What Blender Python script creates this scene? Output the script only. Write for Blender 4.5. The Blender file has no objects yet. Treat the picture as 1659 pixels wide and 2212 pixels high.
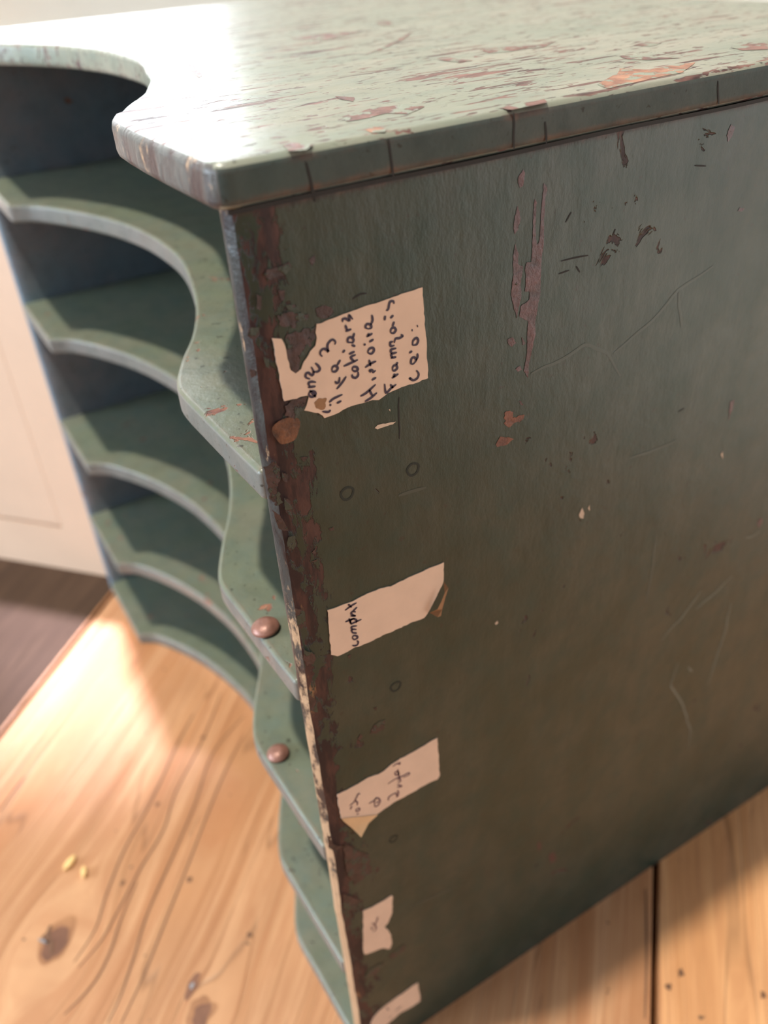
import bpy, bmesh, math, random
from mathutils import Vector, Matrix, noise
from mathutils.geometry import tessellate_polygon
U = 0.05                                   # one rack compartment is about 5 cm
S = bpy.context.scene
COL = S.collection
random.seed(4)

# ------------------------------------------------------------------ camera
YAW, PITCH, ROLL, FPX = -1.0703620, 0.6081123, -0.0718707, 1835.95
CAM = Vector((2.19075, -0.79517, 5.61177)) * U
def cam_axes():
    cy, sy, cp, sp = math.cos(YAW), math.sin(YAW), math.cos(PITCH), math.sin(PITCH)
    f = Vector((cp*sy, cp*cy, -sp)); rt = Vector((cy, -sy, 0)); up = rt.cross(f)
    cr, sr = math.cos(ROLL), math.sin(ROLL)
    return cr*rt + sr*up, -sr*rt + cr*up, f
rt, up, fw = cam_axes()
cam = bpy.data.cameras.new('camera'); camo = bpy.data.objects.new('camera', cam); COL.objects.link(camo)
camo.matrix_world = Matrix.Translation(CAM) @ Matrix((rt, up, -fw)).transposed().to_4x4()
cam.sensor_fit = 'VERTICAL'; cam.sensor_height = 24.0; cam.lens = FPX/2212*24.0
cam.clip_start = 0.01; cam.clip_end = 50
cam.dof.use_dof = True; cam.dof.focus_distance = 2.95*U; cam.dof.aperture_fstop = 10.0
S.camera = camo

# ------------------------------------------------------------------ light
S.view_settings.view_transform = 'Standard'; S.view_settings.look = 'None'
S.view_settings.exposure = 0.0; S.view_settings.gamma = 1.0; S.view_settings.use_curve_mapping = False
W = bpy.data.worlds.new('world'); S.world = W; W.use_nodes = True
W.node_tree.nodes['Background'].inputs[0].default_value = (0.92, 0.92, 0.95, 1)
W.node_tree.nodes['Background'].inputs[1].default_value = 0.40
def lamp(name, kind, loc, target, energy, color, **kw):
    l = bpy.data.lights.new(name, kind); l.energy = energy; l.color = color
    for k, v in kw.items(): setattr(l, k, v)
    o = bpy.data.objects.new(name, l); COL.objects.link(o)
    o.location = Vector(loc)*U
    o.rotation_euler = (Vector(target)-Vector(loc)).to_track_quat('-Z', 'Y').to_euler()
    return o
# steep daylight from a skylight in front of the rack
lamp('skylight', 'AREA', (-2.4, -6.0, 32), (-2.0, 0.3, 3.5), 27.0, (1.0, 0.93, 0.80), shape='DISK', size=1.1*U)
# low sun patch let in from the left
lamp('sun_patch', 'SPOT', (-11.6, 0.9, 30), (-5.0, -0.15, 0), 640.0, (0.74, 0.76, 1.0), spot_size=math.radians(8.5), spot_blend=0.95, shadow_soft_size=0.7*U)
# cool fill added in front for the shelf interiors and front edges
lamp('front_fill', 'AREA', (-9, -26, 10), (-2.7, 1, 2.5), 31.0, (0.66, 0.83, 1.0), shape='RECTANGLE', size=16*U, size_y=12*U)
# spot added on unseen floor at right, to give the side panel sheen
lamp('right_floor_spot', 'SPOT', (32, 34, 30), (11, 14, 0), 1350.0, (0.52, 0.84, 1.0), spot_size=math.radians(19), spot_blend=0.6, shadow_soft_size=1.0*U)
# fill added behind to the right, brightens the side panel and labels
lamp('right_fill', 'AREA', (26, 32, 8), (0, 1.5, 3.5), 14.0, (0.93, 0.96, 1.0), shape='RECTANGLE', size=16*U, size_y=16*U)

# ------------------------------------------------------------------ helpers
def finish(me, mat=None, ang=35):
    for p in me.polygons: p.use_smooth = True
    me.set_sharp_from_angle(angle=math.radians(ang))
def obj(name, me, mats=(), parent=None, loc=None):
    if isinstance(me, bmesh.types.BMesh):
        b = me; me = bpy.data.meshes.new(name); b.normal_update(); b.to_mesh(me); b.free()
    for m in (mats if isinstance(mats, (list, tuple)) else [mats]): me.materials.append(m)
    finish(me)
    o = bpy.data.objects.new(name, me); COL.objects.link(o)
    if parent: o.parent = parent
    if loc: o.location = loc
    w = o.modifiers.new('weighted_normals', 'WEIGHTED_NORMAL'); w.keep_sharp = True
    return o
def prism(bm, pts, z0, z1, mi=0):
    """closed outline (x,y), extruded z0..z1, in U units"""
    lo = [bm.verts.new((x*U, y*U, z0*U)) for x, y in pts]; hi = [bm.verts.new((x*U, y*U, z1*U)) for x, y in pts]
    n = len(pts); fs = [bm.faces.new(hi), bm.faces.new(lo[::-1])]
    for i in range(n): fs.append(bm.faces.new((lo[i], lo[(i+1) % n], hi[(i+1) % n], hi[i])))
    for f in fs: f.material_index = mi
    return fs
def box(bm, a, b, mi=0): return prism(bm, [(a[0], a[1]), (b[0], a[1]), (b[0], b[1]), (a[0], b[1])], a[2], b[2], mi)
def bevel(bm, w, seg=3, ang=40):
    bmesh.ops.recalc_face_normals(bm, faces=bm.faces)
    es = [e for e in bm.edges if len(e.link_faces) == 2 and e.calc_face_angle(0) > math.radians(ang)]
    bmesh.ops.bevel(bm, geom=es, offset=w*U, segments=seg, profile=0.5, affect='EDGES', clamp_overlap=True)
def rough_outline(pts, step, amp, seed=0, closed=True):
    """subdivide an outline and jitter it so that torn and chipped edges look torn"""
    out = []; n = len(pts)
    for i in range(n if closed else n-1):
        a = Vector(pts[i]); b = Vector(pts[(i+1) % n]); k = max(1, int((b-a).length/step))
        for j in range(k):
            p = a.lerp(b, j/k)
            v = noise.noise_vector(Vector((p.x*1.7/step*.35+seed, p.y*1.7/step*.35, seed*.7)))
            out.append((p.x+v.x*amp, p.y+v.y*amp))
    if not closed: out.append(tuple(pts[-1]))
    return out
def ribbon(pts, w, taper=True):
    """a flat stroke along a polyline, returned as quads of 2D points"""
    P = [Vector(p) for p in pts]
    Q = []
    for i in range(len(P)-1):                     # Catmull-Rom smoothing
        p0 = P[max(i-1, 0)]; p1 = P[i]; p2 = P[i+1]; p3 = P[min(i+2, len(P)-1)]
        for j in range(4):
            t = j/4
            Q.append(0.5*((2*p1)+(p2-p0)*t+(2*p0-5*p1+4*p2-p3)*t*t+(3*p1-p0-3*p2+p3)*t**3))
    Q.append(P[-1]); L = []
    for i, p in enumerate(Q):
        d = (Q[min(i+1, len(Q)-1)]-Q[max(i-1, 0)])
        if d.length < 1e-9: d = Vector((1, 0))
        d.normalize(); k = w*0.5
        if taper: k *= 0.35+0.65*min(1, 3*min(i, len(Q)-1-i)/len(Q)+0.25)
        nn = Vector((-d.y, d.x))*k
        L.append((p+nn, p-nn))
    return L
def stroke(bm, pts, w, place, mi=0, taper=True):
    L = ribbon(pts, w, taper); vs = [(bm.verts.new(place(a)), bm.verts.new(place(b))) for a, b in L]
    for i in range(len(vs)-1):
        f = bm.faces.new((vs[i][0], vs[i+1][0], vs[i+1][1], vs[i][1])); f.material_index = mi
def fill(bm, vs, mi=0, ref=None):
    """fill a concave outline with well-formed, outward facing triangles"""
    for a, b, c in tessellate_polygon([[v.co for v in vs]]):
        f = bm.faces.new((vs[a], vs[b], vs[c])); f.material_index = mi; f.normal_update()
        if f.normal.x+f.normal.z < 0: f.normal_flip()
def patch(bm, pts, place, mi=0):
    P3 = [Vector(place(p)) for p in pts]; fill(bm, [bm.verts.new(p) for p in P3], mi)
on_side = lambda h: (lambda p: (h*U, p[0]*U, p[1]*U))
on_top = lambda h: (lambda p: (p[0]*U, p[1]*U, h*U))

# ------------------------------------------------------------------ materials
class NT:
    def __init__(s, name):
        s.m = bpy.data.materials.new(name); s.m.use_nodes = True; s.t = s.m.node_tree; s.n = s.t.nodes; s.l = s.t.links
        s.b = s.n['Principled BSDF']; s.tc = s.n.new('ShaderNodeTexCoord').outputs['Object']
    def new(s, k, **kw):
        x = s.n.new(k)
        for a, b in kw.items(): setattr(x, a, b)
        return x
    def put(s, sock, v):
        if hasattr(v, 'is_output'): s.l.new(v, sock)
        elif v is not None: sock.default_value = v
    def mapping(s, scale, rot=(0, 0, 0), loc=(0, 0, 0), src=None):
        x = s.new('ShaderNodeMapping'); s.l.new(src or s.tc, x.inputs[0])
        x.inputs['Scale'].default_value = scale; x.inputs['Rotation'].default_value = rot; x.inputs['Location'].default_value = loc
        return x.outputs[0]
    def noise(s, vec, scale, detail=4, rough=0.55, dist=0.0):
        x = s.new('ShaderNodeTexNoise'); s.l.new(vec, x.inputs['Vector'])
        x.inputs['Scale'].default_value = scale; x.inputs['Detail'].default_value = detail
        x.inputs['Roughness'].default_value = rough; x.inputs['Distortion'].default_value = dist
        return x.outputs['Fac']
    def ramp(s, fac, *stops, interp='LINEAR'):
        x = s.new('ShaderNodeValToRGB'); s.put(x.inputs[0], fac); r = x.color_ramp; r.interpolation = interp
        for i, (p, c) in enumerate(stops):
            e = r.elements[i] if i < 2 else r.elements.new(p)
            e.position = p; e.color = (c, c, c, 1) if isinstance(c, (int, float)) else (*c, 1)
        return x.outputs[0]
    def mix(s, fac, a, b, mode='MIX'):
        x = s.new('ShaderNodeMix', data_type='RGBA', blend_type=mode); s.put(x.inputs[0], fac)
        for i, v in ((6, a), (7, b)):
            s.put(x.inputs[i], (*v, 1) if isinstance(v, tuple) and len(v) == 3 else v)
        return x.outputs[2]
    def math(s, op, a, b=0.0, c=None):
        x = s.new('ShaderNodeMath', operation=op); s.put(x.inputs[0], a); s.put(x.inputs[1], b)
        if c is not None: s.put(x.inputs[2], c)
        return x.outputs[0]
    def sep(s, v=None):
        x = s.new('ShaderNodeSeparateXYZ'); s.l.new(v or s.tc, x.inputs[0]); return x.outputs
    def bump(s, h, strength, dist, prev=None):
        x = s.new('ShaderNodeBump'); s.l.new(h, x.inputs['Height']); x.inputs['Strength'].default_value = strength
        x.inputs['Distance'].default_value = dist
        if prev: s.l.new(prev, x.inputs['Normal'])
        return x.outputs[0]
    def out(s, color, rough=0.5, normal=None, spec=0.5, metal=0.0, coat=0.0, coat_rough=0.1):
        b = s.b
        s.put(b.inputs['Base Color'], (*color, 1) if isinstance(color, tuple) and len(color) == 3 else color)
        s.put(b.inputs['Roughness'], rough); b.inputs['Specular IOR Level'].default_value = spec
        b.inputs['Metallic'].default_value = metal; b.inputs['Coat Weight'].default_value = coat; b.inputs['Coat Roughness'].default_value = coat_rough
        if normal: s.l.new(normal, b.inputs['Normal'])
        return s.m

def edge_mask(t, radius, lo=0.02, hi=0.18):
    """1 on worn arrises, from the bevel shader"""
    bv = t.new('ShaderNodeBevel', samples=6); bv.inputs['Radius'].default_value = radius*U
    g = t.new('ShaderNodeNewGeometry')
    d = t.new('ShaderNodeVectorMath', operation='DOT_PRODUCT'); t.l.new(bv.outputs[0], d.inputs[0]); t.l.new(g.outputs['Normal'], d.inputs[1])
    v = t.math('SUBTRACT', 1.0, d.outputs['Value'])
    mr = t.new('ShaderNodeMapRange'); t.l.new(v, mr.inputs[0]); mr.inputs[1].default_value = lo; mr.inputs[2].default_value = hi
    return mr.outputs[0]

def paint(name, c1, c2, c3, stretch=(1, 1, 1), chips=0.0, chip_stretch=(1, 1, 1), rough=0.38, spec=0.5, edge=0.0, zone_w=0.45, flecks=0.0, front=None, dirt=0.4, chip_scale=150, streak=(1, 1, 1), bare=((0.11, 0.035, 0.028), (0.30, 0.13, 0.075))):
    t = NT(name)
    n1 = t.noise(t.mapping(stretch), 48, 6, 0.6)
    n2 = t.noise(t.mapping(tuple(2.3*x for x in stretch), loc=(.3, .1, .7)), 60, 5, 0.65)
    n3 = t.noise(t.mapping(streak), 120, 6, 0.7)
    col = t.mix(t.ramp(n1, (0.38, 0.0), (0.62, 1.0)), c1, c2)
    col = t.mix(t.math('MULTIPLY', t.ramp(n2, (0.45, 0.0), (0.72, 1.0)), 0.7), col, c3)
    col = t.mix(t.math('MULTIPLY', t.ramp(n3, (0.45, 0.0), (0.8, 1.0)), dirt), col, tuple(x*0.45 for x in c1))
    speck = t.noise(t.mapping((1, 1, 1)), 620, 2, 0.5)
    col = t.mix(t.ramp(speck, (0.665, 0.0), (0.72, 0.8)), col, (0.03, 0.028, 0.02))
    h = t.math('ADD', t.math('MULTIPLY', n3, 0.5), t.math('MULTIPLY', n2, 0.5))
    rg = t.math('ADD', rough-0.1, t.math('MULTIPLY', n2, 0.2))
    wood = t.mix(t.ramp(t.noise(t.mapping(chip_stretch), 260, 4), (0.35, 0.0), (0.68, 1.0)), bare[0], bare[1])
    mask = None
    if chips > 0:
        a = t.noise(t.mapping(chip_stretch, loc=(1.3, 2.1, .4)), chip_scale, 4, 0.6, 0.6)
        zone = t.noise(t.mapping((1, 1, 1), loc=(4, 2, 1)), 22, 2, 0.5)
        v = t.math('ADD', a, t.math('MULTIPLY', t.math('SUBTRACT', zone, 0.5), zone_w))
        mask = t.ramp(v, (0.735-chips*0.2, 0.0), (0.755-chips*0.2, 1.0))
    if flecks > 0:
        a = t.noise(t.mapping((2.2, 0.55, 1), loc=(8, 3, 2)), 420, 3, 0.5, 0.3)
        m4 = t.ramp(a, (0.70-flecks*0.08, 0.0), (0.72-flecks*0.08, 1.0)); mask = m4 if mask is None else t.math('MAXIMUM', mask, m4)
    if edge > 0:
        em = edge_mask(t, 0.055)
        en = t.noise(t.mapping((1, 1, 1), loc=(7, 1, 1)), 170, 5, 0.7)
        m2 = t.ramp(t.math('ADD', t.math('MULTIPLY', em, edge), en), (0.84, 0.0), (0.90, 1.0))
        mask = m2 if mask is None else t.math('MAXIMUM', mask, m2)
    if front is not None:                       # heavy wear along the handled front edge
        xyz = t.sep()
        k = t.new('ShaderNodeMapRange'); t.l.new(xyz[1], k.inputs[0]); k.inputs[1].default_value = front[1]*U; k.inputs[2].default_value = front[0]*U
        fn = t.noise(t.mapping((1, 1, 0.45), loc=(2, 5, 1)), 230, 6, 0.68, 0.3)
        m3 = t.ramp(t.math('ADD', t.math('MULTIPLY', k.outputs[0], 0.42), fn), (0.80, 0.0), (0.83, 1.0))
        mask = m3 if mask is None else t.math('MAXIMUM', mask, m3)
        bw = t.noise(t.mapping((1, 1, 0.22), loc=(3, 3, 1)), 330, 5, 0.7)
        dark = t.mix(t.ramp(bw, (0.44, 0.0), (0.58, 1.0)), (0.014, 0.009, 0.010), (0.065, 0.030, 0.024))
        wood = t.mix(t.ramp(bw, (0.64, 0.0), (0.71, 1.0)), dark, (0.34, 0.18, 0.08))
        wood = t.mix(0.12, wood, (0.11, 0.035, 0.028))
    if mask is not None:
        col = t.mix(mask, col, wood)
        h = t.math('SUBTRACT', h, t.math('MULTIPLY', mask, 1.3))
        rg = t.math('ADD', rg, t.math('MULTIPLY', mask, 0.22))
    return t.out(col, rg, t.bump(h, 0.55, 0.0006), spec=spec)

WIN = 7.0
# ---- traced outlines, in rack units: (y, z) on the side panel, (x, y) on top and floor
LABELS = [([(0.0722,4.6292),(0.1017,4.6194),(0.1104,4.5952),(0.1101,4.5682),(0.115,4.5393),(0.1152,4.5149),(0.131,4.4996),(0.1501,4.5081),(0.1618,4.5292),(0.1778,4.542),(0.1903,4.5558),(0.2062,4.5685),(0.2128,4.5941),(0.2131,4.611),(0.2194,4.6345),(0.2756,4.6383),(0.3308,4.6425),(0.3869,4.6469),(0.4629,4.6499),(0.5171,4.6537),(0.5959,4.6569),(0.5997,4.5469),(0.6044,4.4538),(0.6067,4.3421),(0.5452,4.3373),(0.4994,4.3397),(0.4456,4.3331),(0.4122,4.3222),(0.3645,4.3297),(0.3209,4.3301),(0.2933,4.3294),(0.2616,4.3244),(0.238,4.3206),(0.2089,4.3187),(0.2044,4.3298),(0.1911,4.3456),(0.1661,4.3575),(0.1453,4.37),(0.1651,4.4099),(0.1586,4.4175),(0.1368,4.4189),(0.1113,4.4196),(0.0824,4.4197),(0.0786,4.4942),(0.0748,4.5646)],[[(0.169,4.427),(0.1652,4.4172),(0.1741,4.4078),(0.1854,4.4091),(0.1883,4.4174),(0.1801,4.4265),(0.169,4.427)],[(0.1697,4.4323),(0.188,4.4027)],[(0.1655,4.4434),(0.1916,4.439)],[(0.1723,4.4442),(0.1689,4.4561),(0.1784,4.4586),(0.1942,4.452)],[(0.1759,4.4684),(0.1632,4.4776),(0.1631,4.4883),(0.1722,4.4909),(0.1845,4.4783),(0.1902,4.4891),(0.1843,4.5068)],[(0.1877,4.4898),(0.2037,4.4851),(0.2125,4.4914),(0.2068,4.5055),(0.1991,4.5148)],[(0.2253,4.5291),(0.2191,4.5389),(0.222,4.5485),(0.2334,4.5523),(0.2435,4.5442),(0.2473,4.5389),(0.2453,4.5542),(0.2503,4.5666),(0.265,4.5737),(0.2743,4.5635),(0.2705,4.5558)],[(0.2045,4.3469),(0.2245,4.3384),(0.2335,4.3431)],[(0.2315,4.3601),(0.2383,4.3598)],[(0.2318,4.3701),(0.2479,4.3782),(0.281,4.3827)],[(0.2574,4.3589),(0.2751,4.362)],[(0.2597,4.4357),(0.2646,4.4276),(0.2732,4.4298),(0.277,4.4451)],[(0.2625,4.4072),(0.2832,4.4231),(0.3001,4.44)],[(0.2525,4.4742),(0.2555,4.4841),(0.2651,4.4867),(0.2735,4.477),(0.2669,4.4681),(0.2558,4.4696),(0.2525,4.4742)],[(0.2725,4.4863),(0.2853,4.5012)],[(0.2949,4.5219),(0.3042,4.5289)],[(0.3213,4.441),(0.3224,4.4315),(0.3334,4.4252),(0.3425,4.431),(0.3428,4.4438)],[(0.3228,4.4571),(0.3285,4.4645),(0.3396,4.4601),(0.3434,4.4502),(0.3316,4.4479),(0.3228,4.4571)],[(0.2942,4.4764),(0.3192,4.4799),(0.3463,4.4836)],[(0.3328,4.4825),(0.3218,4.499),(0.3404,4.5026)],[(0.3165,4.5112),(0.3376,4.5141)],[(0.3285,4.5387),(0.341,4.5303)],[(0.3274,4.5471),(0.3166,4.5518),(0.3176,4.562),(0.3272,4.5646),(0.3368,4.555),(0.3337,4.5454),(0.3274,4.5471)],[(0.3362,4.5604),(0.3413,4.5748)],[(0.3115,4.588),(0.3325,4.5892)],[(0.3176,4.5898),(0.3128,4.6082)],[(0.3058,4.6196),(0.3055,4.6278),(0.3165,4.6276),(0.3285,4.6177),(0.3284,4.6364),(0.3404,4.6187)],[(0.3441,4.3565),(0.3671,4.3615),(0.4037,4.3806)],[(0.3588,4.3327),(0.3812,4.3379),(0.4062,4.35)],[(0.3777,4.3696),(0.3888,4.3432)],[(0.3901,4.3999),(0.4071,4.4041)],[(0.3883,4.4273),(0.385,4.435),(0.3935,4.4343),(0.398,4.4256),(0.407,4.4292)],[(0.3697,4.4498),(0.3907,4.4573),(0.4112,4.4598)],[(0.386,4.4722),(0.39,4.449)],[(0.383,4.4977),(0.3888,4.5076),(0.4017,4.5087),(0.4063,4.4976),(0.3952,4.4899),(0.383,4.4977)],[(0.3711,4.5254),(0.3778,4.5285)],[(0.3907,4.5307),(0.4077,4.5356)],[(0.3827,4.5506),(0.4054,4.5557)],[(0.3874,4.5518),(0.393,4.5598)],[(0.3904,4.5745),(0.3816,4.5824),(0.388,4.5911),(0.4008,4.585),(0.4019,4.5749),(0.3904,4.5745)],[(0.4008,4.585),(0.4087,4.5985),(0.4071,4.6162)],[(0.4368,4.3724),(0.4398,4.3388),(0.4609,4.3496),(0.4807,4.357)],[(0.4578,4.364),(0.4678,4.3475)],[(0.4652,4.384),(0.4909,4.3922)],[(0.4713,4.3848),(0.4774,4.397)],[(0.469,4.4131),(0.4726,4.4241),(0.4839,4.4245),(0.4872,4.4123),(0.4756,4.4074),(0.469,4.4131)],[(0.484,4.4253),(0.4905,4.4338)],[(0.4649,4.4554),(0.4864,4.4529)],[(0.4717,4.4549),(0.4685,4.468),(0.4897,4.4675)],[(0.4705,4.4685),(0.4675,4.483),(0.4882,4.4826)],[(0.4821,4.4945),(0.4683,4.4962),(0.4671,4.5085),(0.4778,4.5081)],[(0.4815,4.5027),(0.4874,4.5156),(0.5012,4.5136),(0.5142,4.5173),(0.5078,4.5245)],[(0.4704,4.541),(0.4727,4.5518),(0.4838,4.5542),(0.4903,4.5435),(0.4808,4.5361),(0.4704,4.541)],[(0.4783,4.5592),(0.4858,4.5738)],[(0.4723,4.5879),(0.4844,4.5952)],[(0.4516,4.5863),(0.4542,4.6016)],[(0.4588,4.6177),(0.4666,4.6192),(0.4738,4.6404),(0.4861,4.6398),(0.4886,4.6309)],[(0.5345,4.3581),(0.5331,4.3643),(0.5459,4.3519),(0.5628,4.3545),(0.5684,4.3691),(0.5599,4.384)],[(0.5485,4.4087),(0.5406,4.4155),(0.5434,4.4298),(0.5538,4.4325),(0.5606,4.4192),(0.5485,4.4087)],[(0.5606,4.4192),(0.5669,4.4299),(0.5666,4.4427)],[(0.5355,4.4523),(0.5475,4.4567)],[(0.5497,4.4758),(0.5524,4.4905),(0.5658,4.4971),(0.5718,4.4851),(0.5647,4.4742),(0.5497,4.4758)],[(0.5485,4.5272),(0.5526,4.5276)],[(0.5691,4.5351),(0.5732,4.5362)]]),([(0.137,3.5417),(0.1878,3.5398),(0.2392,3.536),(0.2672,3.5381),(0.3167,3.5416),(0.3661,3.5375),(0.4087,3.5289),(0.4415,3.5293),(0.4894,3.5326),(0.5414,3.5323),(0.5941,3.534),(0.632,3.5306),(0.6512,3.534),(0.6508,3.4832),(0.6469,3.4311),(0.5731,3.3139),(0.5509,3.2927),(0.4968,3.2988),(0.4394,3.2984),(0.3904,3.3004),(0.3418,3.3003),(0.2973,3.2982),(0.2607,3.2986),(0.2286,3.3054),(0.1957,3.2998),(0.1512,3.3008),(0.127,3.3228),(0.132,3.4334)],[[(0.2195,3.3233),(0.2278,3.3166),(0.2403,3.3141),(0.2457,3.3262),(0.2405,3.3375)],[(0.2228,3.3598),(0.2291,3.3692),(0.2425,3.3598),(0.244,3.3484),(0.2307,3.3479),(0.2228,3.3598)],[(0.2236,3.3868),(0.2438,3.3739)],[(0.2254,3.3879),(0.224,3.4033),(0.2444,3.3925)],[(0.2261,3.4022),(0.2247,3.4175),(0.2477,3.4096)],[(0.2216,3.4307),(0.2402,3.4322),(0.2692,3.4316)],[(0.2243,3.4322),(0.2222,3.4477),(0.235,3.4526),(0.2478,3.4385),(0.2449,3.4256)],[(0.2011,3.4537),(0.2175,3.4542),(0.2419,3.4518)],[(0.2177,3.4631),(0.2233,3.4327)],[(0.2256,3.4725),(0.2462,3.4599)],[(0.2464,3.4618),(0.2334,3.4738),(0.2292,3.4849),(0.2382,3.4876),(0.248,3.4794)],[(0.2055,3.5098),(0.2341,3.5186),(0.256,3.5217)],[(0.2208,3.5325),(0.2333,3.5102)],[(0.2561,3.5003),(0.2366,3.4892)]]),([(0.0707,2.516),(0.1228,2.5125),(0.1739,2.5129),(0.23,2.5182),(0.2771,2.5034),(0.3058,2.5074),(0.3436,2.5239),(0.3932,2.5297),(0.4472,2.5301),(0.5103,2.5329),(0.5657,2.5387),(0.5935,2.5389),(0.5966,2.4144),(0.5992,2.2653),(0.5831,2.2478),(0.5521,2.2556),(0.4772,2.2551),(0.4119,2.254),(0.3478,2.2584),(0.3049,2.2502),(0.2534,2.2372),(0.2013,2.2132),(0.1449,2.1841),(0.1172,2.2416),(0.0806,2.3226),(0.0732,2.3483),(0.0701,2.4346)],[[(0.1204,2.4047),(0.145,2.4112),(0.1683,2.449),(0.1763,2.4403)],[(0.1496,2.4188),(0.1595,2.3947),(0.156,2.3777)],[(0.1477,2.353),(0.1638,2.3521),(0.165,2.3341),(0.1504,2.3385),(0.1477,2.353)],[(0.1215,2.3731),(0.1314,2.3936)],[(0.1486,2.3182),(0.1605,2.3147)],[(0.2141,2.345),(0.245,2.3472),(0.2552,2.3622)],[(0.2426,2.3149),(0.245,2.3472),(0.2618,2.3516),(0.2728,2.3206),(0.2622,2.3),(0.2456,2.3),(0.2426,2.3149)],[(0.2494,2.324),(0.2679,2.3214)],[(0.316,2.291),(0.3174,2.3129),(0.3431,2.3195),(0.3604,2.3123)],[(0.3579,2.3199),(0.3621,2.2835),(0.3698,2.3054),(0.367,2.3303)],[(0.3641,2.3523),(0.3909,2.3401),(0.3673,2.3708)],[(0.3688,2.3965),(0.3818,2.4039),(0.3847,2.3795),(0.3701,2.3833)],[(0.3196,2.4088),(0.3658,2.4154),(0.3989,2.4083),(0.4306,2.408),(0.4311,2.3937),(0.3983,2.3966)],[(0.3581,2.4595),(0.3726,2.4601),(0.3794,2.4333),(0.3632,2.4421),(0.3581,2.4595)],[(0.3754,2.4718),(0.3818,2.4028)],[(0.3507,2.5071),(0.3757,2.5122),(0.3881,2.4982),(0.3882,2.5143)]]),([(0.119,1.5497),(0.1711,1.5402),(0.2307,1.5375),(0.2846,1.5373),(0.2894,1.523),(0.2793,1.3842),(0.2559,1.3306),(0.227,1.2958),(0.2461,1.2487),(0.2595,1.178),(0.259,1.0981),(0.243,1.0626),(0.2301,1.0758),(0.2095,1.108),(0.1746,1.1253),(0.1352,1.1366),(0.0929,1.162),(0.0893,1.1985),(0.1048,1.3811)],[[(0.1949,1.4305),(0.186,1.3981),(0.1709,1.3714)],[(0.1583,1.4043),(0.1714,1.3779),(0.1774,1.3303),(0.1543,1.3252)],[(0.1538,1.3743),(0.1538,1.3466)]]),([(0.0743,0.4216),(0.0972,0.4683),(0.1381,0.4976),(0.1926,0.5113),(0.2371,0.5197),(0.3062,0.5177),(0.3565,0.5289),(0.4015,0.5254),(0.4027,0.4348),(0.4122,0.3548),(0.4072,0.2988),(0.3454,0.2992),(0.27,0.3164),(0.193,0.2919),(0.1417,0.2729),(0.0926,0.2789),(0.0733,0.3476)],[[(0.1859,0.4848),(0.1929,0.4421)],[(0.1916,0.3472),(0.2117,0.3498)],[(0.2385,0.3799),(0.2794,0.3936)]])]
FOLD = [(0.6444,3.4427),(0.6288,3.4104),(0.6123,3.3761),(0.5917,3.3435),(0.5731,3.3139),(0.5923,3.3011),(0.6081,3.3005),(0.6149,3.3318),(0.6321,3.3876),(0.6468,3.4269)]
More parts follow.
